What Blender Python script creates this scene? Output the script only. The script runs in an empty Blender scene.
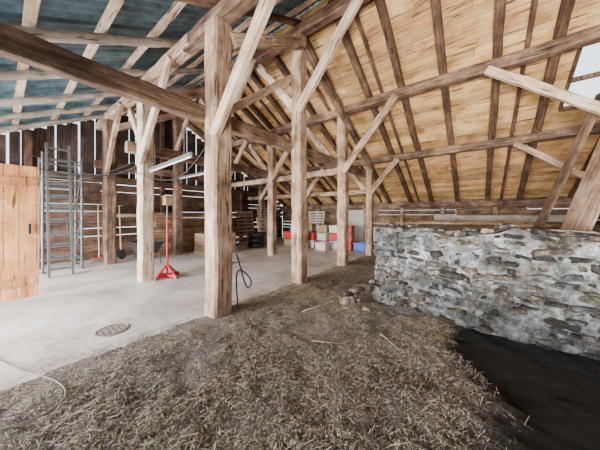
import bpy, math, random
from mathutils import Vector, Matrix, noise
random.seed(7)
scene=bpy.context.scene
R=random.uniform

# ---------------------------------------------------------------- materials
def new_mat(name):
    m=bpy.data.materials.new(name); m.use_nodes=True
    nt=m.node_tree; b=nt.nodes['Principled BSDF']
    return m,nt,b
def ramp(nt,stops):
    r=nt.nodes.new('ShaderNodeValToRGB'); e=r.color_ramp.elements
    while len(e)<len(stops): e.new(0.5)
    for i,(p,c) in enumerate(stops):
        e[i].position=p; e[i].color=(*c,1)
    return r
def tintmix(nt,out):
    at=nt.nodes.new('ShaderNodeAttribute'); at.attribute_name='tint'
    mm=nt.nodes.new('ShaderNodeMix'); mm.data_type='RGBA'; mm.blend_type='MULTIPLY'; mm.inputs[0].default_value=1
    nt.links.new(out,mm.inputs[6]); nt.links.new(at.outputs['Color'],mm.inputs[7]); return mm.outputs[2]
def wood(name,dark,mid,light,rough=.8,axis=2,fine=28,use_tint=False,bump=.35):
    m,nt,b=new_mat(name); L=nt.links.new
    tc=nt.nodes.new('ShaderNodeTexCoord'); oi=nt.nodes.new('ShaderNodeObjectInfo')
    add=nt.nodes.new('ShaderNodeVectorMath'); add.operation='MULTIPLY_ADD'
    L(oi.outputs['Random'],add.inputs[0]); add.inputs[1].default_value=(13,17,23)
    L(tc.outputs['Object'],add.inputs[2])
    mp=nt.nodes.new('ShaderNodeMapping'); s=[1,1,1]; s[axis]=.07
    mp.inputs['Scale'].default_value=s; L(add.outputs[0],mp.inputs[0])
    n=nt.nodes.new('ShaderNodeTexNoise'); n.inputs['Scale'].default_value=fine
    n.inputs['Detail'].default_value=8; n.inputs['Roughness'].default_value=.7
    L(mp.outputs[0],n.inputs['Vector'])
    n2=nt.nodes.new('ShaderNodeTexNoise'); n2.inputs['Scale'].default_value=2.6; n2.inputs['Detail'].default_value=7; n2.inputs['Roughness'].default_value=.65
    L(add.outputs[0],n2.inputs['Vector'])
    mx=nt.nodes.new('ShaderNodeMath'); mx.operation='MULTIPLY_ADD'; mx.inputs[1].default_value=.55
    L(n2.outputs[0],mx.inputs[0]); 
    m2=nt.nodes.new('ShaderNodeMath'); m2.operation='MULTIPLY'; m2.inputs[1].default_value=.5; L(n.outputs[0],m2.inputs[0])
    L(m2.outputs[0],mx.inputs[2])
    r=ramp(nt,[(.40,dark),(.52,mid),(.64,light)]); L(mx.outputs[0],r.inputs[0])
    out=r.outputs[0]
    v=nt.nodes.new('ShaderNodeTexNoise'); v.inputs['Scale'].default_value=fine*1.3; v.inputs['Detail'].default_value=2
    L(mp.outputs[0],v.inputs['Vector'])
    cr=ramp(nt,[(.33,(.22,.18,.16)),(.39,(1,1,1))]); L(v.outputs[0],cr.inputs[0])
    mk=nt.nodes.new('ShaderNodeMix'); mk.data_type='RGBA'; mk.blend_type='MULTIPLY'; mk.inputs[0].default_value=1
    L(out,mk.inputs[6]); L(cr.outputs[0],mk.inputs[7]); out=mk.outputs[2]
    if use_tint: out=tintmix(nt,out)
    L(out,b.inputs['Base Color']); b.inputs['Roughness'].default_value=rough
    bp=nt.nodes.new('ShaderNodeBump'); bp.inputs['Strength'].default_value=bump; bp.inputs['Distance'].default_value=.02
    L(n.outputs[0],bp.inputs['Height']); L(bp.outputs[0],b.inputs['Normal'])
    return m
def plain(name,col,rough=.5,metal=0,var=.25,scale=12,use_tint=False):
    m,nt,b=new_mat(name); L=nt.links.new
    tc=nt.nodes.new('ShaderNodeTexCoord'); n=nt.nodes.new('ShaderNodeTexNoise'); n.inputs['Scale'].default_value=scale; n.inputs['Detail'].default_value=6
    L(tc.outputs['Object'],n.inputs['Vector'])
    r=ramp(nt,[(.3,tuple(c*(1-var) for c in col)),(.7,tuple(min(1,c*(1+var)) for c in col))]); L(n.outputs[0],r.inputs[0])
    out=r.outputs[0]
    if use_tint: out=tintmix(nt,out)
    L(out,b.inputs['Base Color'])
    b.inputs['Roughness'].default_value=rough; b.inputs['Metallic'].default_value=metal
    return m

M_post=wood('post_wood',(.12,.07,.045),(.40,.26,.175),(.68,.52,.39))
M_pale=wood('pale_timber',(.32,.22,.15),(.64,.48,.35),(.88,.77,.65))
M_beam=wood('old_beam_wood',(.045,.026,.018),(.17,.10,.068),(.38,.26,.185))
M_rafter=wood('rafter_wood',(.035,.016,.01),(.10,.052,.032),(.22,.125,.078))
M_log=wood('grey_log',(.24,.20,.17),(.50,.45,.40),(.75,.70,.64))
M_roof=wood('roof_boards',(.38,.19,.07),(.76,.45,.19),(.92,.66,.36),axis=0,fine=22,use_tint=True,bump=.15)
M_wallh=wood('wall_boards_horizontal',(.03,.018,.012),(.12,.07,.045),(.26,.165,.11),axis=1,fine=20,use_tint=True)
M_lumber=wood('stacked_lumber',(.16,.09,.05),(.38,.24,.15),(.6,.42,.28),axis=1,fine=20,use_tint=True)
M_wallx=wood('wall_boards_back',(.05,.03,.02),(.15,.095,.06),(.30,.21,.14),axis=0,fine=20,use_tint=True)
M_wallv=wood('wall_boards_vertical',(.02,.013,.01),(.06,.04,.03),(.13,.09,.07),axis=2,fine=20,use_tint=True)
M_door=wood('door_wood',(.50,.20,.07),(.72,.34,.14),(.88,.52,.27),axis=2,fine=14,use_tint=True,bump=.1)
M_metal=plain('corrugated_steel',(.12,.225,.30),.40,.25,.55,5,True)
M_alu=plain('aluminium',(.17,.18,.19),.45,.5,.2)
M_black=plain('black_rubber',(.02,.02,.022),.6)
M_red=plain('red_paint',(.60,.02,.04),.4)
M_tint=plain('painted_goods',(.95,.95,.95),.55,0,.08,10,True)
M_dark=plain('dark_iron',(.06,.06,.06),.5,.6)

M_conc,nt,b=new_mat('concrete'); L=nt.links.new
tc=nt.nodes.new('ShaderNodeTexCoord')
n=nt.nodes.new('ShaderNodeTexNoise'); n.inputs['Scale'].default_value=1.1; n.inputs['Detail'].default_value=12; n.inputs['Roughness'].default_value=.72; L(tc.outputs['Object'],n.inputs['Vector'])
r=ramp(nt,[(.33,(.35,.29,.25)),(.5,(.60,.56,.54)),(.66,(.80,.78,.78))]); L(n.outputs[0],r.inputs[0]); L(r.outputs[0],b.inputs['Base Color'])
b.inputs['Roughness'].default_value=.45
n3=nt.nodes.new('ShaderNodeTexNoise'); n3.inputs['Scale'].default_value=60; L(tc.outputs['Object'],n3.inputs['Vector'])
bp=nt.nodes.new('ShaderNodeBump'); bp.inputs['Strength'].default_value=.15; bp.inputs['Distance'].default_value=.01; L(n3.outputs[0],bp.inputs['Height']); L(bp.outputs[0],b.inputs['Normal'])
M_hay,nt,b=new_mat('hay_covered_earth'); L=nt.links.new
tc=nt.nodes.new('ShaderNodeTexCoord')
n=nt.nodes.new('ShaderNodeTexNoise'); n.inputs['Scale'].default_value=55; n.inputs['Detail'].default_value=10; n.inputs['Roughness'].default_value=.85; L(tc.outputs['Object'],n.inputs['Vector'])
r=ramp(nt,[(.40,(.03,.026,.024)),(.5,(.15,.13,.115)),(.61,(.56,.51,.45))]); L(n.outputs[0],r.inputs[0])
L(tintmix(nt,r.outputs[0]),b.inputs['Base Color']); b.inputs['Roughness'].default_value=.95
bp=nt.nodes.new('ShaderNodeBump'); bp.inputs['Strength'].default_value=.8; bp.inputs['Distance'].default_value=.02; L(n.outputs[0],bp.inputs['Height']); L(bp.outputs[0],b.inputs['Normal'])
M_straw,nt,b=new_mat('straw'); at=nt.nodes.new('ShaderNodeAttribute'); at.attribute_name='tint'
nt.links.new(at.outputs['Color'],b.inputs['Base Color']); b.inputs['Roughness'].default_value=.5
def stone_mat(name,stops,scale,bump):
    m,nt,b=new_mat(name); L=nt.links.new
    tc=nt.nodes.new('ShaderNodeTexCoord'); n=nt.nodes.new('ShaderNodeTexNoise'); n.inputs['Scale'].default_value=scale; n.inputs['Detail'].default_value=12; n.inputs['Roughness'].default_value=.8
    L(tc.outputs['Object'],n.inputs['Vector']); r=ramp(nt,stops); L(n.outputs[0],r.inputs[0])
    L(tintmix(nt,r.outputs[0]),b.inputs['Base Color']); b.inputs['Roughness'].default_value=.9
    bp=nt.nodes.new('ShaderNodeBump'); bp.inputs['Strength'].default_value=bump; bp.inputs['Distance'].default_value=.04; L(n.outputs[0],bp.inputs['Height']); L(bp.outputs[0],b.inputs['Normal'])
    return m
M_stone=stone_mat('rubble_stone',[(.40,(.03,.028,.028)),(.5,(.14,.14,.145)),(.58,(.36,.375,.39)),(.68,(.68,.69,.70))],11,1)
M_mortar=stone_mat('lime_mortar',[(.38,(.045,.042,.042)),(.5,(.19,.19,.195)),(.62,(.56,.57,.59))],8,1)

# ---------------------------------------------------------------- mesh helpers
class MB:
    def __init__(s): s.v=[];s.f=[];s.mi=[];s.c=[]
    def face(s,idx,mi,c): s.f.append(idx);s.mi.append(mi);s.c.append(c)
    def box(s,c,d,rot=None,mi=0,col=(1,1,1)):
        o=len(s.v); c=Vector(c)
        for sx in(-.5,.5):
            for sy in(-.5,.5):
                for sz in(-.5,.5):
                    p=Vector((sx*d[0],sy*d[1],sz*d[2]))
                    if rot: p=rot@p
                    s.v.append(tuple(c+p))
        for q in((0,1,3,2),(4,6,7,5),(0,4,5,1),(2,3,7,6),(0,2,6,4),(1,5,7,3)): s.face([o+i for i in q],mi,col)
    def poly(s,pts,mi=0,col=(1,1,1)):
        o=len(s.v); s.v+= [tuple(p) for p in pts]; s.face(list(range(o,o+len(pts))),mi,col)
    def bar(s,p0,p1,w,h=None,mi=0,col=(1,1,1),n=4,seg=1,jit=0):
        p0=Vector(p0);p1=Vector(p1);h=h or w
        z=(p1-p0).normalized(); x=z.cross(Vector((0,0,1)))
        if x.length<.05: x=Vector((1,0,0)) if abs(z.x)<.9 else Vector((0,1,0))
        x.normalize(); y=z.cross(x).normalized(); x=y.cross(z)
        o=len(s.v)
        if n==4: pr=[(-.5,-.5),(.5,-.5),(.5,.5),(-.5,.5)]
        else: pr=[(.5*math.cos(2*math.pi*i/n),.5*math.sin(2*math.pi*i/n)) for i in range(n)]
        for k in range(seg+1):
            c=p0.lerp(p1,k/seg)
            for a,b_ in pr: s.v.append(tuple(c+x*(a*w+R(-jit,jit))+y*(b_*h+R(-jit,jit))))
        for k in range(seg):
            for i in range(n):
                j=(i+1)%n; s.face([o+k*n+i,o+k*n+j,o+(k+1)*n+j,o+(k+1)*n+i],mi,col)
        s.face([o+i for i in range(n)][::-1],mi,col); s.face([o+seg*n+i for i in range(n)],mi,col)
    def torus(s,c,r,rt,axis='Y',mi=0,col=(1,1,1),n=20,m=8):
        o=len(s.v);c=Vector(c)
        for i in range(n):
            a=2*math.pi*i/n
            for j in range(m):
                t=2*math.pi*j/m; rr=r+rt*math.cos(t); q=rt*math.sin(t)
                if axis=='Y': p=Vector((rr*math.cos(a),q,rr*math.sin(a)))
                elif axis=='X': p=Vector((q,rr*math.cos(a),rr*math.sin(a)))
                else: p=Vector((rr*math.cos(a),rr*math.sin(a),q))
                s.v.append(tuple(c+p))
        for i in range(n):
            for j in range(m):
                s.face([o+i*m+j,o+((i+1)%n)*m+j,o+((i+1)%n)*m+(j+1)%m,o+i*m+(j+1)%m],mi,col)
    def obj(s,name,mats,smooth=False):
        me=bpy.data.meshes.new(name); me.from_pydata(s.v,[],s.f)
        if not isinstance(mats,(list,tuple)): mats=[mats]
        for m in mats: me.materials.append(m)
        me.polygons.foreach_set('material_index',s.mi)
        at=me.color_attributes.new('tint','FLOAT_COLOR','CORNER')
        buf=[]
        for f,c in zip(s.f,s.c):
            for _ in f: buf+= [c[0],c[1],c[2],1]
        at.data.foreach_set('color',buf)
        if smooth: me.polygons.foreach_set('use_smooth',[True]*len(s.f))
        me.update(); o=bpy.data.objects.new(name,me); scene.collection.objects.link(o); return o

def beam(name,p0,p1,w,h,mat,jit=.006,rnd=False,taper=1.0):
    p0=Vector(p0);p1=Vector(p1);Ln=(p1-p0).length
    z=(p1-p0).normalized(); x=z.cross(Vector((0,0,1)))
    if x.length<.05: x=Vector((1,0,0))
    x.normalize(); y=z.cross(x).normalized(); x=y.cross(z)
    seg=max(2,int(Ln/.28)); c=.12
    if rnd: pr=[(.5*math.cos(math.pi*i/5),.5*math.sin(math.pi*i/5)) for i in range(10)]
    else: pr=[(-.5+c,-.5),(.5-c,-.5),(.5,-.5+c),(.5,.5-c),(.5-c,.5),(-.5+c,.5),(-.5,.5-c),(-.5,-.5+c)]
    n=len(pr); mb=MB(); ox=oy=0
    vj=[(R(-jit,jit),R(-jit,jit)) for _ in pr]
    for k in range(seg+1):
        t=k/seg; sc=1+(taper-1)*t; ox=.6*ox+R(-jit,jit); oy=.6*oy+R(-jit,jit)
        for i,(a,b_) in enumerate(pr):
            vj[i]=(vj[i][0]*.5+R(-jit,jit)*.6,vj[i][1]*.5+R(-jit,jit)*.6)
            mb.v.append((a*w*sc+ox+vj[i][0],b_*h*sc+oy+vj[i][1],Ln*t))
    for k in range(seg):
        for i in range(n):
            j=(i+1)%n; mb.face([k*n+i,k*n+j,(k+1)*n+j,(k+1)*n+i],0,(1,1,1))
    mb.face(list(range(n))[::-1],0,(1,1,1)); mb.face([seg*n+i for i in range(n)],0,(1,1,1))
    o=mb.obj(name,mat,smooth=rnd)
    o.matrix_world=Matrix.Translation(p0)@Matrix((x,y,z)).transposed().to_4x4()
    return o
def curve(name,pts,r,mat):
    cu=bpy.data.curves.new(name,'CURVE'); cu.dimensions='3D'; cu.bevel_depth=r; cu.bevel_resolution=2
    sp=cu.splines.new('NURBS'); sp.points.add(len(pts)-1)
    for p,q in zip(sp.points,pts): p.co=(*q,1)
    sp.use_endpoint_u=True; sp.order_u=3
    cu.materials.append(mat); o=bpy.data.objects.new(name,cu); scene.collection.objects.link(o); return o

# ---------------------------------------------------------------- building constants
RY=3.57; RZ=5.25; SL=.52
XL,XR=-9.0,2.35; YB=10.0; YF=-2.4
def roofz(y): return RZ-SL*abs(y-RY)
ang=math.atan(SL); cs=math.cos(ang)

mb=MB(); nx=30;ny=40
for i in range(nx+1):
    for j in range(ny+1):
        mb.v.append((XL-.1+(6.6)*i/nx, YF-.6+(YB-YF+.7)*j/ny, 0))
for i in range(nx):
    for j in range(ny):
        a=i*(ny+1)+j; mb.face([a,a+ny+1,a+ny+2,a+1],0,(1,1,1))
mb.obj('floor',M_conc)
mb=MB(); mb.poly([(-60,-60,-.12),(60,-60,-.12),(60,60,-.12),(-60,60,-.12)])
mb.obj('ground',plain('gravel_yard',(.55,.54,.5),.9,0,.15,3))
def hz(x,y):
    e=x+2.86+.10*noise.noise(Vector((0,y*1.3,3)))+.06*noise.noise(Vector((0,y*5,8)))+.03*noise.noise(Vector((0,y*14,8)))
    t=max(0,min(1,e/.5)); t=t*t*(3-2*t)
    h=.008+.025*t+ .035*t*noise.noise(Vector((x*.9,y*.9,0)))+.022*t*noise.noise(Vector((x*3.5,y*3.5,2)))+.014*t*noise.noise(Vector((x*11,y*11,5)))+.01*t*noise.noise(Vector((x*25,y*25,5)))
    p=dark_dip(x,y); h-=.07*p
    if e<0: h=-.03
    return h
def dark_dip(x,y):  # mask for near-black ground colour, sparser straw and a slight dip
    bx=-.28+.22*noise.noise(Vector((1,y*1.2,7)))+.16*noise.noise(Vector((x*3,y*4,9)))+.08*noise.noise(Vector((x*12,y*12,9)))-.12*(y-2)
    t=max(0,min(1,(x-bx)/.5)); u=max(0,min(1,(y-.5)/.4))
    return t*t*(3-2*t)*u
mb=MB(); st=.035; x0=-3.1; nx=int((XR-x0)/st); y0=-1.6; ny=int((YB-y0)/st)
for i in range(nx+1):
    for j in range(ny+1):
        x=x0+i*st;y=y0+j*st; mb.v.append((x,y,hz(x,y)))
for i in range(nx):
    for j in range(ny):
        a=i*(ny+1)+j; x=x0+i*st;y=y0+j*st; p=min(1,dark_dip(x,y)*1.2)
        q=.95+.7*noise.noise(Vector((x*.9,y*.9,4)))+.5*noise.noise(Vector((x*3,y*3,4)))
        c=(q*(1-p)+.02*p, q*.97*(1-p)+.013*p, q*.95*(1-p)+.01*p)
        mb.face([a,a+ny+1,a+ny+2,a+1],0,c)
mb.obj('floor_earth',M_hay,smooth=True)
mb=MB(); cols=[(.34,.285,.21),(.56,.47,.34),(.20,.17,.135),(.10,.085,.07),(.80,.74,.64),(.32,.31,.31),(.06,.05,.042),(.075,.065,.058),(.22,.19,.16)]
cnt=0
while cnt<95000:
    q=random.random()
    if q<.62: x=R(-3.0,.6); y=R(-.2,2.6)
    elif q<.8: x=R(-3.0,.1); y=R(2.4,3.5)
    else: x=R(-3.0,-1.2); y=R(3,9.5)
    if y>3.33 and x>-1.35: continue
    if (x*.61+ -y*.79)>-.9: continue
    p=dark_dip(x,y)
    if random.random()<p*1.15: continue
    if x<-2.84 and random.random()<.8: continue
    den=.34+1.3*noise.noise(Vector((x*1.6,y*1.6,1)))+.9*noise.noise(Vector((x*6,y*6,1)))
    if random.random()>den+.2: continue
    z=max(hz(x,y),0)+R(.0,.010); l=R(.010,.055)*(1 if random.random()<.92 else 2.0); w=R(.0008,.0023); a=R(0,math.pi); tl=R(-.2,.2)
    dx=math.cos(a)*l/2;dy=math.sin(a)*l/2;dz=tl*l/2; px=-math.sin(a)*w;py=math.cos(a)*w; k=R(-.01,.01)
    yel=max(0,noise.noise(Vector((x*.8,y*.8,12))))+(.9 if y>2.8 else 0)
    c=random.choice(cols); s=R(.75,1.25)*(1+.5*min(1,max(0,y-2))); c=(min(.9,c[0]*s*(1+.15*yel)),min(.85,c[1]*s*(1+.08*yel)),c[2]*s*(1-.2*yel))
    o=len(mb.v)
    mb.v+=[(x-dx-px,y-dy-py,z-dz),(x-dx+px,y-dy+py,z-dz),(x+k*.3-px,y+k-py,z+.004),(x+k*.3+px,y+k+py,z+.004),(x+dx-px,y+dy-py,z+dz),(x+dx+px,y+dy+py,z+dz)]
    mb.face([o,o+1,o+3,o+2],0,c); mb.face([o+2,o+3,o+5,o+4],0,c); cnt+=1
for k in range(3500):
    x=-2.9-abs(random.gauss(0,.5)); y=R(.2,8); l=R(.02,.07); a=R(0,3.14); w=.0015; c=random.choice(cols); z=.004
    if (x+3.35)**2+(y-.78)**2<.04: continue
    dx=math.cos(a)*l/2;dy=math.sin(a)*l/2;px=-math.sin(a)*w;py=math.cos(a)*w
    mb.poly([(x-dx-px,y-dy-py,z),(x-dx+px,y-dy+py,z),(x+dx+px,y+dy+py,z),(x+dx-px,y+dy-py,z)],0,c)
mb.obj('straw_litter',M_straw)

# ---- roof : boarded far slope
mb=MB(); bw=.17; s=0; th=.022
smax=(YB+.35-RY)/cs
rot=Matrix.Rotation(-ang,3,'X')
nrm=Vector((0,math.sin(ang),math.cos(ang)))
SK=(1.35,2.08,5.75,6.95)
while s<smax:
    w=bw*R(.85,1.15); x=XL-.1-R(0,2)
    while x<XR+.1:
        l=R(1.6,3.2); x1=min(x+l,XR+.12); xa=max(x,XL-.1)
        if x1>xa:
            sc=s+w/2; y=RY+sc*cs; t=R(.6,1.12); wr=R(.88,1.05); col=(t,t*wr,t*wr*R(.85,1.1))
            segs=[(xa,x1)]
            if SK[2]<y<SK[3]: segs=[(a,b_) for a,b_ in ((xa,min(x1,SK[0])),(max(xa,SK[1]),x1)) if b_-a>.01]
            for a,b_ in segs:
                c=Vector(((a+b_)/2,y,RZ-SL*(y-RY)))+nrm*(th/2)
                mb.box(c,(b_-a-.006,w-.008,th),rot,0,col)
        x+=l
    s+=w
mb.obj('ceiling',M_roof)
def corr(name,ys,ye,xa,xb,off,hole=None):
    mb=MB(); st=.025; n=int((xb-xa)/st); K=24; rows=[ys+(ye-ys)*k/K for k in range(K+1)]
    for k in range(K+1):
        for i in range(n+1):
            x=xa+i*st; y=rows[k]
            mb.v.append((x,y,roofz(y)+off+.016*math.sin(x*2*math.pi/.15)))
    for k in range(K):
        for i in range(n):
            x=xa+i*st; ym=(rows[k]+rows[k+1])/2
            if hole and hole[0]<x<hole[1] and hole[2]<ym<hole[3]: continue
            sh=int((x+20)/.8); t=.4+1.1*abs(math.sin(sh*12.9+(k//8)*3.1))
            a=k*(n+1)+i; mb.face([a,a+1,a+n+2,a+n+1],0,(t,t,t))
    return mb.obj(name,M_metal,smooth=True)
corr('roof_covering',RY,YB+.4,XL-.15,XR+.15,.075,(1.3,2.12,5.6,7.1))
corr('corrugated_roof',YF-.3,RY,XL-.15,XR+.15,.03)
y=-2.3
while y<RY-.1:
    beam('roof_batten',(XL-.05,y,roofz(y)-.02),(XR,y,roofz(y)-.02),.10,.028,M_pale,.002); y+=.62
for x in(-8.6,-7.55,-6.5,-5.2,-3.95,-2.77,-1.5,-.3,.9,2.1):
    beam('log_rafter',(x+R(-.05,.05),YF-.2,roofz(YF-.2)-.11),(x,RY,RZ-.13),.14,.14,M_log if x<-3 else M_beam,.008,True,.85)
xs=[-8.7,-7.9,-7.1,-6.3,-5.4,-4.6,-3.7,-2.85,-2.05,-1.3,-.52,.3,1.05,2.16]
for x in xs:
    beam('rafter',(x,RY,RZ-.085),(x+(R(-.06,.06) if x<2 else 0),YB+.2,roofz(YB+.2)-.085),.13,.15,M_rafter,.007)
for x in(-7.4,-5.0,-3.2,-1.75,.7):
    beam('rafter',(x,RY+.2,roofz(RY+.2)-.04),(x-.05,YB+.1,roofz(YB+.1)-.04),.07,.06,M_rafter,.004)
mb=MB(); a0,a1,b0,b1=SK
for (a,b_) in (((a0,b0),(a0,b1)),((a1,b0),(a1,b1)),((a0,b0),(a1,b0)),((a0,b1),(a1,b1)),((a0,(b0+b1)/2),(a1,(b0+b1)/2))):
    mb.bar((a[0],a[1],roofz(a[1])-.01),(b_[0],b_[1],roofz(b_[1])-.01),.05,.08)
mb.obj('window_1',M_rafter)

PZ={1.78:3.98,3.57:4.93,5.44:4.04,7.3:3.05}
for y,z in PZ.items():
    beam('purlin',(XL+.02,y,z),(-3.4,y,z+.0),.2,.2,M_beam if y!=1.78 else M_post,.01)
    beam('purlin',(-3.6,y,z),(XR,y,z+.02),.19,.2,M_beam,.01)
beam('wall_plate',(XL,YB-.12,roofz(YB)-.22),(XR,YB-.12,roofz(YB)-.22),.22,.2,M_beam,.01)
rows=[-2.77,-5.35,-7.9]
for ri,X in enumerate(rows):
    for y in(1.78,3.57,5.44,7.3):
        top=PZ[y]-.1
        if ri==2: m=M_beam
        elif ri==1 and y==1.78: m=M_pale
        else: m=M_post
        w=.27 if (ri==0 and y<3) else .24
        if y==7.3: w=.19
        beam('timber_post',(X,y,-.04),(X+R(-.02,.02),y,top),w,w,m,.008)
        for sg in((1,-1)):
            if ri==2 and sg<0: continue
            if ri==0 and sg<0 and y<3: continue
            rise=1.35 if y!=7.3 else .8
            run=1.25 if y!=7.3 else .8
            mm=M_pale if (y<5 and ri<2) else M_post
            off=-.10 if sg>0 else .10
            beam('timber_brace',(X+sg*.05,y+off,top-rise-.15),(X+sg*(run+.1),y+off,top+.05),.09,.16,mm,.006)
    zt=2.70
    beam('tie_beam',(X-.17,YF if ri==0 else 1.5,zt),(X-.17,7.5,zt-.02),.16,.21,M_beam,.009)
    beam('truss_strut',(X+.13,1.9,3.7),(X+.13,3.5,4.6),.14,.18,M_post,.006)
    beam('truss_strut',(X+.13,3.6,4.6),(X+.13,7.2,2.85),.12,.16,M_beam,.006)
    if ri==0:
        beam('truss_strut',(X-.1,1.95,2.8),(X-.1,3.5,4.05),.08,.12,M_pale,.006)
beam('side_rail',(-8.9,5.56,2.5),(-2.7,5.56,2.5),.14,.16,M_post)
beam('side_rail',(-8.9,7.42,2.1),(-2.7,7.42,2.1),.13,.15,M_post)
for y in(5.44,7.3):
    beam('timber_post',(2.1,y,1.12),(2.1,y,PZ[y]-.1),.2,.2,M_post)
beam('timber_brace',(.15,5.34,3.95),(2.0,5.34,2.45),.10,.13,M_pale)
beam('timber_brace',(.7,7.2,2.97),(2.0,7.2,1.9),.09,.12,M_post)
beam('gable_rafter',(2.18,4.2,roofz(4.2)-.25),(2.18,YB,roofz(YB)-.25),.10,.34,M_post)
beam('leaning_plank',(1.10,4.95,1.12),(1.80,5.15,3.35),.52,.05,M_post,.004)
beam('leaning_plank',(1.42,4.72,1.12),(1.90,4.82,2.65),.34,.05,M_post,.004)
beam('leaning_plank',(.84,5.6,1.12),(1.60,5.85,3.3),.20,.05,M_beam,.004)

# ---- walls
def tw(a=.6,b_=1.25):
    t=R(a,b_); return (t,t*R(.92,1.0),t*R(.85,1.0))
mb=MB(); z=0.0
while z<2.45:
    h=R(.15,.26); y=YF-R(0,2)
    while y<YB:
        l=R(2.5,4.5); ya=max(y,YF); yb=min(y+l,YB)
        if yb-ya>.05:
            g=0 if random.random()<.6 else R(.015,.04)
            if z+h<min(roofz(ya),roofz(yb)): mb.box((XL-.02+R(-.008,.008),(ya+yb)/2,z+h/2),(.03,yb-ya-.006,h-g),None,0,tw())
            else:
                yy=ya
                while yy<yb:
                    if z<min(roofz(yy),roofz(yy+.3))-.1: mb.box((XL-.02,yy+.15,z+h/2),(.03,.3,h),None,0,tw())
                    yy+=.3
        y+=l
    z+=h
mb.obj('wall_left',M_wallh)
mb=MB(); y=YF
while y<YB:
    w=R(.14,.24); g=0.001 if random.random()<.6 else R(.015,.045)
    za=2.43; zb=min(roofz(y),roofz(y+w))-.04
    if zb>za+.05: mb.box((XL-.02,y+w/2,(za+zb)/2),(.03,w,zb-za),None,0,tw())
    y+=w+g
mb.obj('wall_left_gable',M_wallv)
for y in(-1.2,.4,1.9,3.5,5.2,7.0,8.6):
    beam('wall_stud',(XL+.08,y,0),(XL+.08,y,roofz(y)-.2),.12,.14,M_rafter)
beam('wall_rail',(XL+.1,YF,2.42),(XL+.1,YB-.6,2.42),.12,.16,M_rafter)
beam('wall_rail',(XL+.12,1.9,1.3),(XL+.12,YB,1.3),.1,.12,M_post)
mb=MB(); z=0
while z<1.85:
    h=R(.15,.24); x=XL-R(0,2)
    while x<XR:
        l=R(2.5,4.2); xa=max(x,XL); xb=min(x+l,XR); g=0 if random.random()<.6 else R(.01,.03)
        if xb-xa>.03: mb.box(((xa+xb)/2,YB+.02,z+h/2),(xb-xa-.006,.03,h-g),None,0,tw(.8,1.4))
        x+=l
    z+=h
mb.obj('wall_back',M_wallx)
for x in(-8,-6.4,-4.85,-3.95,-2.4,-1,.5):
    beam('wall_stud',(x,YB-.08,0),(x,YB-.08,roofz(YB)-.3),.13,.13,M_post)
mb=MB()
for k in range(5): mb.box((-4.72+k*.16,YB-.03,.78),(.15,.03,1.5),None,0,(.70,.70,.68))  # pale boards in place of a bright opening, brightness put into the colour
for z in(.3,1.3): mb.box((-4.4,YB-.06,z),(.78,.03,.1),None,0,(.6,.6,.58))
mb.obj('bright_gap_panel',M_tint)
mb=MB(); z=0
while z<roofz(RY):
    h=.2; dy=(RZ-(z+h)-.05)/SL
    ya=max(YF,RY-dy); yb=min(YB,RY+dy)
    if yb>ya: mb.box((XR+.02,(ya+yb)/2,z+h/2),(.03,yb-ya,h-R(0,.008)),None,0,tw(1.2,2.2))
    z+=h
mb.obj('wall_right',M_wallh)

# ---- stone wall
import bmesh
bm=bmesh.new(); bmesh.ops.create_icosphere(bm,subdivisions=3,radius=1); bm.verts.ensure_lookup_table()
IV=[v.co.copy() for v in bm.verts]; IF=[[v.index for v in f.verts] for f in bm.faces]; bm.free()
def add_stone(mb,c,d,col,yaw=0,amp=.18,e=.5,tilt=None):
    o=len(mb.v); sd=Vector((R(0,50),R(0,50),R(0,50))); cy,sy=math.cos(yaw),math.sin(yaw)
    if tilt is None: tilt=R(-.2,.2)
    for v in IV:
        p=Vector([math.copysign(abs(q)**e,q) for q in v])
        p*=1+amp*1.8*noise.noise(v*1.3+sd)+amp*.9*noise.noise(v*3.5+sd)
        x,y,z=p.x*d[0]/2,p.y*d[1]/2,p.z*d[2]/2
        z+=x*tilt
        mb.v.append((c[0]+x*cy-y*sy,c[1]+x*sy+y*cy,c[2]+z))
    for f in IF: mb.face([o+i for i in f],0,col)
mb=MB(); WX0=-1.3; TOP=1.11; z=-.12
def topz(x): return TOP+.09*noise.noise(Vector((x*1.6,0,0)))+.05*noise.noise(Vector((x*5,0,4)))
scol=[(.9,.93,.98),(.6,.63,.68),(1.25,1.26,1.28),(.40,.40,.41),(.70,.60,.50),(.28,.27,.27),(.85,.74,.62),(.5,.5,.52),(.2,.19,.19),(.62,.64,.48)]
while z<TOP+.04:
    h=R(.045,.09); x=WX0+R(-.02,.10)+.07*max(0,z)
    while x<XR:
        big=random.random()<.12
        l=R(.05,.20) if not big else R(.22,.38)
        hh=h*R(.5,1.15)*(1.5 if big else 1)
        und=.10*noise.noise(Vector((x*1.6,z*1.2,3)))*max(0,min(1,(TOP-z)*3))
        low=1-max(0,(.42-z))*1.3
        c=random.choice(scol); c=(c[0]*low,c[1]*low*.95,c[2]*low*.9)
        if z+h/2<topz(x+l/2):
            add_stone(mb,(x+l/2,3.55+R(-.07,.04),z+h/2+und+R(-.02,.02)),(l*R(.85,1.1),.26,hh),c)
        x+=l+R(.0,.03)
    z+=h+R(.0,.01)
z=-.1
while z<TOP-.05:
    h=R(.07,.13); y=3.62
    while y<4.0:
        l=R(.12,.2); add_stone(mb,(WX0+.14+.06*max(0,z)+R(-.03,.03),y+l/2,z+h/2),(.24,l,h),random.choice([(1.1,.85,.72),(.8,.65,.56),(1,.95,.92)])); y+=l
    z+=h
stone=mb.obj('stone_wall',M_stone,smooth=True)
mb=MB(); nx=150; nz=44
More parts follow.
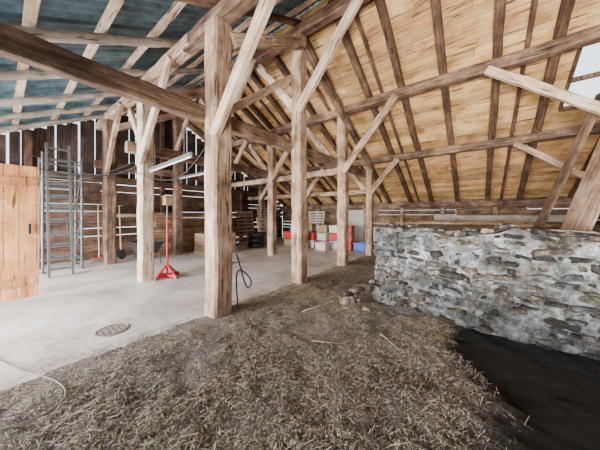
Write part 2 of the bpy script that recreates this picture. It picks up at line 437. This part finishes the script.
for i in range(nx+1):
    for k in range(nz+1):
        x=WX0+.06+(XR-WX0-.06)*i/nx; zz=-.1+(topz(x)+.1)*k/nz
        yy=3.44+.05*noise.noise(Vector((x*4,zz*6,0)))+.045*noise.noise(Vector((x*12,zz*14,2)))+.03*noise.noise(Vector((x*30,zz*30,2)))
        mb.v.append((x+.06*max(0,zz)*(1-i/nx),yy,zz))
for i in range(nx):
    for k in range(nz):
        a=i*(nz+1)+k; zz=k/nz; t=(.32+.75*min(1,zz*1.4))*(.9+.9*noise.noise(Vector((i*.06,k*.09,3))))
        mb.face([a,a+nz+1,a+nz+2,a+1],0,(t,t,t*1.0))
o=len(mb.v); ny=8
for i in range(nx+1):
    for j in range(ny+1):
        x=WX0+.06+(XR-WX0-.06)*i/nx; y=3.43+.55*j/ny
        mb.v.append((x,y,topz(x)*(1-j/ny)+TOP*j/ny+.05*noise.noise(Vector((x*4,y*6,1)))*(j>0)))
for i in range(nx):
    for j in range(ny):
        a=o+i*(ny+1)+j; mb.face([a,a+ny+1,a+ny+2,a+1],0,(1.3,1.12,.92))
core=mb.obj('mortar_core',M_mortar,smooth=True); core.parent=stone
mb=MB()
mb.box(((WX0+.2+XR-.05)/2,(4.02+YB-.2)/2,.52),(XR-WX0-.25,YB-4.22,1.16),None,0,(1.2,1.05,.9))
mb.obj('raised_terrace',M_mortar)
mb=MB()
for i in range(100):
    x=R(-1.15,2.1); add_stone(mb,(x,R(3.5,3.95),TOP*.3+topz(x)*.7+.02),(R(.05,.2),R(.06,.18),R(.03,.085)),random.choice([(1.3,1.3,1.3),(.95,.85,.75),(.8,.62,.5),(.6,.6,.62),(1.2,1.0,.8)]),R(0,3))
mb.obj('loose_cap_stones',M_stone,smooth=True)
mb=MB()
for (x,y,s_) in((-1.5,3.1,.17),(-1.42,3.25,.13),(-1.62,3.3,.10),(-1.2,3.05,.07),(-1.7,3.0,.05),(-1.45,2.9,.04),(-1.55,3.5,.16),(-1.5,3.7,.18),(-1.62,3.85,.12)):
    add_stone(mb,(x,y,hz(x,y)+s_*.25),(s_*1.3,s_,s_*.75),(1.2,.92,.8),R(0,3),.2,.6)
mb.obj('fallen_stones',M_stone,smooth=True)
beam('terrace_sill',(-1.2,9.5,1.22),(2.1,9.4,1.22),.2,.2,M_log)
mb=MB()
for k,(x,y,l,a) in enumerate(((-.6,6.2,2.0,.1),(.2,6.6,1.8,.3),(-.2,7.5,2.4,-.1),(.8,5.8,1.2,.6))):
    mb.bar((x-l/2*math.cos(a),y-l/2*math.sin(a),1.13),(x+l/2*math.cos(a),y+l/2*math.sin(a),1.15),.16,.05,0,tw(.9,1.3))
mb.obj('loose_boards',M_lumber)

# ---- barn door leaf (left)
mb=MB(); y=-.62
while y<.34:
    w=R(.13,.19); w=min(w,.36-y); mb.box((-5.6,y+w/2,1.07),(.035,w-.008,2.06),None,0,tw(.75,1.15)); y+=w
for z in(.3,1.85): mb.box((-5.565,-.13,z),(.03,.94,.12),None,0,(.85,.8,.75))
mb.box((-5.54,.26,1.12),(.03,.03,.16),None,1); mb.bar((-5.5,.26,1.18),(-5.5,.26,1.04),.02,mi=1)
for z in(.3,1.85): mb.box((-5.545,-.4,z),(.01,.45,.04),None,1)
mb.obj('door_1',[M_door,M_dark])
beam('door_frame_post',(-5.6,-.75,-.02),(-5.6,-.75,2.65),.18,.18,M_post)

# ---- scaffold tower + ladder
mb=MB(); xa,xb,ya,yb,H=-8.55,-7.75,.55,1.2,2.75
for x in(xa,xb):
    for y in(ya,yb):
        mb.bar((x,y,0),(x,y,H),.05,n=10); mb.bar((x,y,0),(x,y,.03),.12,n=12)
    for k in range(9): mb.bar((x,ya,.3+k*.29),(x,yb,.3+k*.29),.04,n=8)
for y in(ya,yb):
    mb.bar((xa,y,.3),(xb,y,1.4),.03,n=8); mb.bar((xa,y,1.4),(xb,y,2.5),.03,n=8)
    for z in(.25,1.5,2.6): mb.bar((xa,y,z),(xb,y,z),.04,n=8)
mb.box(((xa+xb)/2,(ya+yb)/2,1.55),(xb-xa,yb-ya-.1,.05))
mb.obj('scaffold_tower',M_alu)
mb=MB()
for yy in(.60,.96): mb.bar((-7.15,yy,0),(-7.66,yy,2.95),.04,.08)
for k in range(11):
    t=(k+.6)/11; mb.bar((-7.15-.51*t,.60,2.95*t),(-7.15-.51*t,.96,2.95*t),.04)
mb.obj('leaning_ladder',M_alu)

# ---- red prop stand
mb=MB(); cx,cy=-5.22,2.14
for a in(0.3,0.3+math.pi/2):
    dx,dy=.26*math.cos(a),.26*math.sin(a)
    mb.bar((cx-dx,cy-dy,.05),(cx+dx,cy+dy,.05),.06,.05)
for a in(.3,1.87,3.44,5.01):
    mb.bar((cx+.24*math.cos(a),cy+.24*math.sin(a),.05),(cx,cy,.28),.03)
    mb.bar((cx+.26*math.cos(a),cy+.26*math.sin(a),.0),(cx+.26*math.cos(a),cy+.26*math.sin(a),.06),.07,n=12,mi=1)
mb.bar((cx,cy,.05),(cx,cy,1.2),.045,n=12); mb.bar((cx,cy,1.2),(cx,cy,1.55),.035,n=12,mi=1)
mb.box((cx,cy,1.62),(.2,.14,.16),None,2,(.6,.35,.22)); mb.bar((cx-.14,cy,1.2),(cx+.14,cy,1.2),.03,n=8)
mb.box((cx,cy,1.72),(.26,.18,.03),None,2,(.45,.25,.16))
mb.obj('adjustable_prop_stand',[M_red,M_alu,M_tint])

# ---- crates and boxes
def crate(name,x,y,z,w,d,h,col,yaw=0):
    mb=MB(); t=.02; c=col
    mb.box((0,0,t/2),(w,d,t),None,0,c)
    for s_ in(-1,1):
        mb.box((s_*(w/2-t/2),0,h/2),(t,d,h),None,0,c); mb.box((0,s_*(d/2-t/2),h/2),(w-2*t,t,h),None,0,c)
        mb.box((0,s_*(d/2+.006),h-.03),(w+.02,.02,.05),None,0,tuple(q*.8 for q in c))
        mb.box((s_*(w/2+.006),0,h-.03),(.02,d+.02,.05),None,0,tuple(q*.8 for q in c))
        mb.box((0,s_*(d/2+.004),h*.35),(w*.9,.012,.02),None,0,tuple(q*.7 for q in c))
    mb.box((0,0,h*.75),(w-.05,d-.05,.04),None,0,tuple(q*.5 for q in c))
    o=mb.obj(name,M_tint); o.location=(x,y,z); o.rotation_euler=(0,0,yaw); return o
red=(.62,.05,.05); wh=(.8,.8,.78); bl=(.08,.17,.5); br=(.45,.30,.18)
for (x,y,z,col) in[(-5.35,7.72,0,wh),(-4.85,7.85,0,red),(-4.35,7.95,0,wh),(-3.85,7.95,0,red),(-5.85,7.85,0,br),(-3.40,8.1,0,bl),(-4.6,7.35,0,wh),
                 (-5.35,7.72,.31,red),(-4.85,7.85,.31,wh),(-4.35,7.95,.31,red),(-3.85,7.95,.31,red),(-4.35,7.95,.62,wh),(-3.85,7.95,.62,red),(-5.85,7.85,.31,wh),
                 (-6.4,7.6,0,br),(-6.4,7.6,.31,red),(-4.85,7.85,.62,br),(-5.9,8.4,0,wh),(-5.9,8.4,.31,bl),(-5.9,8.4,.62,br)]:
    crate('storage_crate',x,y,z,.42,.32,.29,tuple(q*R(.8,1.1) for q in col),R(-.1,.1))
def barrel(x,y,col,h=.85,r=.28):
    mb=MB(); prof=[(0,r*.96),(.02,r),(.3*h,r),(.32*h,r*1.04),(.34*h,r),(.64*h,r),(.66*h,r*1.04),(.68*h,r),(.98*h,r),(h,r*.94)]
    n=24
    for z,rr in prof:
        for i in range(n): mb.v.append((rr*math.cos(2*math.pi*i/n),rr*math.sin(2*math.pi*i/n),z))
    for k in range(len(prof)-1):
        for i in range(n): mb.face([k*n+i,k*n+(i+1)%n,(k+1)*n+(i+1)%n,(k+1)*n+i],0,col)
    mb.face([(len(prof)-1)*n+i for i in range(n)],0,col)
    o=mb.obj('storage_barrel',M_tint); o.location=(x,y,0)
barrel(-6.8,8.5,(.12,.22,.42)); barrel(-3.3,9.0,(.7,.7,.68))
def slat(name,x,y,yaw,w,h,n,col,lean=.25):
    mb=MB()
    for s_ in(-1,0,1): mb.bar((s_*w/2,0,0),(s_*w/2,lean,h),.05,.03,0,col)
    for k in range(n):
        t=(k+.5)/n; mb.box((0,lean*t-.03,h*t),(w,.02,h/n*.55),None,0,col)
    o=mb.obj(name,M_tint); o.location=(x,y,0); o.rotation_euler=(0,0,yaw)
slat('wooden_pallet',-8.35,6.9,math.pi/2,.9,1.5,9,(.55,.42,.31))
slat('slatted_bed_base',-8.3,8.1,math.pi/2,.9,1.7,12,(.62,.52,.42))
slat('wooden_pallet',-7.5,7.4,math.pi/2,1.0,1.2,7,(.50,.37,.26))
slat('slatted_bed_base',-6.3,9.3,0,.9,1.5,12,(.7,.63,.54))
for z in(.1,.3,.5):
    mb=MB(); mb.torus((0,0,0),.25,.10,'Z',0,(1,1,1),24,10); mb.torus((0,0,0),.17,.03,'Z',1,(1,1,1),24,8); o=mb.obj('car_tyre',[M_black,M_alu],True); o.location=(-7.1,6.3,z)
mb=MB()
for k in range(15):
    for j in range(3):
        a=R(-.15,.15); mb.bar((-8.6+j*.2,2.9+a,.06+k*.092),(-8.6+j*.2,6.1+R(-.25,.25),.06+k*.092),.18,.075,0,tw(.6,1.3))
mb.obj('lumber_stack',M_lumber)
for k in range(5):
    mb=MB()
    for j in range(7): mb.box((-.5+.08+j*.14,0,.125),(.10,1.0,.02),None,0,(.42*R(.8,1.1),.29*R(.8,1.1),.19))
    for s_ in(-.44,0,.44): mb.box((0,s_,.07),(1.0,.09,.085),None,0,(.30,.20,.13)); mb.box((0,s_,.012),(1.0,.10,.02),None,0,(.36,.25,.16))
    o=mb.obj('wooden_pallet',M_tint); o.location=(-7.15,4.5,k*.14); o.rotation_euler=(0,0,R(-.05,.05))
def tool(name,x,y,kind):
    mb=MB(); mb.bar((x+.35,y,.05),(x-.05,y+.05,1.6),.035,n=8,mi=0,col=(.6,.45,.3))
    if kind=='broom':
        mb.box((x+.36,y,.12),(.06,.34,.05),None,0,(.5,.15,.1))
        for k in range(14): mb.bar((x+.36,y-.16+k*.025,.1),(x+.37,y-.17+k*.026,0),.016,mi=0,col=(.12,.12,.12))
    else:
        mb.poly([(x+.32,y-.1,.3),(x+.32,y+.1,.3),(x+.40,y+.11,.08),(x+.43,y,.0),(x+.40,y-.11,.08)],1)
        mb.bar((x-.05,y-.05,1.6),(x-.05,y+.15,1.6),.03,mi=0,col=(.4,.3,.2))
    mb.obj(name,[M_tint,M_dark])
tool('push_broom',-8.7,1.65,'broom'); tool('shovel',-8.7,2.15,'shovel')
mb=MB(); bx,by=-7.2,2.4
bt=[(-.25,-.2,.3),(.25,-.2,.3),(.25,.2,.3),(-.25,.2,.3)]; tp=[(-.4,-.3,.6),(.45,-.3,.6),(.45,.3,.6),(-.4,.3,.6)]
P=lambda q:(bx+q[0],by+q[1],q[2])
mb.poly([P(q) for q in bt])
for i in range(4): j=(i+1)%4; mb.poly([P(bt[i]),P(bt[j]),P(tp[j]),P(tp[i])])
for s_ in(-1,1):
    mb.bar(P((-.55,s_*.12,.2)),P((.95,s_*.28,.55)),.035,n=8); mb.bar(P((.3,s_*.22,.35)),P((.35,s_*.24,0)),.03,n=8)
mb.torus(P((-.55,0,.19)),.14,.05,'Y',1)
mb.obj('wheelbarrow',[M_dark,M_black])
mb=MB()
mb.bar((-3.35,.78,-.005),(-3.35,.78,.006),.32,n=28)
mb.torus((-3.35,.78,.005),.15,.006,'Z',0,(1,1,1),28,6)
for k in range(-2,3): mb.box((-3.35,.78+k*.05,.008),(.22*math.cos(k*.3),.008,.003))
mb.obj('drain_cover',plain('worn_cast_iron',(.22,.19,.175),.8,.0,.4,20))
M_cab=plain('grey_cable',(.22,.20,.18),.6)
curve('power_cable',[(-4.4,-.4,.006),(-3.6,-.05,.006),(-3.0,.1,.03),(-2.65,.25,.05),(-2.3,.3,.06),(-2.15,.15,.07),(-2.3,-.1,.07),(-2.8,-.3,.05)],.005,M_cab)
curve('electric_cable',[(-5.6,.3,2.1),(-5.5,.8,1.95),(-5.35,1.6,2.2),(-4.6,1.7,1.95),(-3.6,1.75,1.9),(-2.9,1.7,2.3)],.008,M_black)
curve('electric_cable',[(-8.8,.3,2.9),(-7.4,1,2.3),(-6,1.5,2.15),(-5.35,1.62,2.3)],.008,M_black)
curve('electric_cable',[(-8.8,-.3,2.7),(-7.0,.2,2.0),(-5.9,1.0,1.95),(-5.4,1.62,2.4)],.007,M_black)
curve('black_hose',[(-2.60,1.95,.8),(-2.56,2.0,.6),(-2.54,2.03,.42),(-2.5,2.08,.3),(-2.48,2.13,.40),(-2.54,2.08,.52),(-2.60,1.98,.6),(-2.62,1.95,.45),(-2.6,1.98,.03)],.010,M_black)
M_tube=plain('white_tube_glass',(.9,.9,.9),.3,0,.02)
def tube(p0,p1):
    mb=MB(); p0=Vector(p0);p1=Vector(p1)
    mb.bar(p0,p1,.05,.04,0); mb.bar(p0+Vector((0,0,-.04)),p1+Vector((0,0,-.04)),.03,n=10,mi=1)
    for p in(p0,p1): mb.bar(p+Vector((0,0,.02)),p+Vector((0,0,-.07)),.04,.03,mi=0)
    for t in(.15,.85):
        q=p0.lerp(p1,t); mb.bar(q,q+Vector((0,0,.45)),.012,mi=0)
    mb.obj('fluorescent_light',[M_alu,M_tube])
tube((-4.95,1.72,2.2),(-3.35,1.72,2.25)); tube((-7.4,3.4,2.5),(-5.9,3.4,2.5))
for (x,y,l,a) in((-1.2,2.0,.30,.4),(-.7,2.4,.25,2.6),(-1.75,2.6,.4,1.2)):
    z=hz(x,y)+.02; beam('stick',(x-l/2*math.cos(a),y-l/2*math.sin(a),z),(x+l/2*math.cos(a),y+l/2*math.sin(a),z+.02),.012,.010,M_post,.003,True)

# ---------------------------------------------------------------- light
w=bpy.data.worlds.new('overcast_sky'); scene.world=w; w.use_nodes=True
bg=w.node_tree.nodes['Background']; bg.inputs[0].default_value=(.80,.90,1,1); bg.inputs[1].default_value=2.8
def area(name,loc,target,sx,sy,pw,col,spread=180):
    l=bpy.data.lights.new(name,'AREA'); l.shape='RECTANGLE'; l.size=sx; l.size_y=sy; l.energy=pw; l.color=col; l.spread=math.radians(spread)
    o=bpy.data.objects.new(name,l); scene.collection.objects.link(o); o.location=loc
    o.rotation_euler=(Vector(target)-Vector(loc)).to_track_quat('-Z','Y').to_euler()
area('doorway_light',(-5.8,-2.9,1.6),(-5.4,4.5,.8),4.6,2.2,1150,(1,.985,.97),120)
area('roof_fill_light',(.6,-2.2,1.0),(-.2,7,4.2),2.2,1.0,260,(1,.93,.82),80)  # added fill aimed up at the roof boards, with no visible source
sl=bpy.data.lights.new('sun','SUN'); sl.energy=12; sl.angle=.02; sl.color=(1,.96,.9)
so=bpy.data.objects.new('sun',sl); scene.collection.objects.link(so); so.location=(10,12,15)
so.rotation_euler=Vector((-.25,-.55,-.85)).to_track_quat('-Z','Y').to_euler()

# ---------------------------------------------------------------- camera
cd=bpy.data.cameras.new('camera'); cam=bpy.data.objects.new('camera',cd); scene.collection.objects.link(cam)
cd.sensor_width=36; cd.lens=36*229/600; cd.shift_y=-11/600; cd.clip_start=.02
cam.location=(0,0,1.35); cam.rotation_euler=(math.pi/2,0,math.radians(37.6))
scene.camera=cam
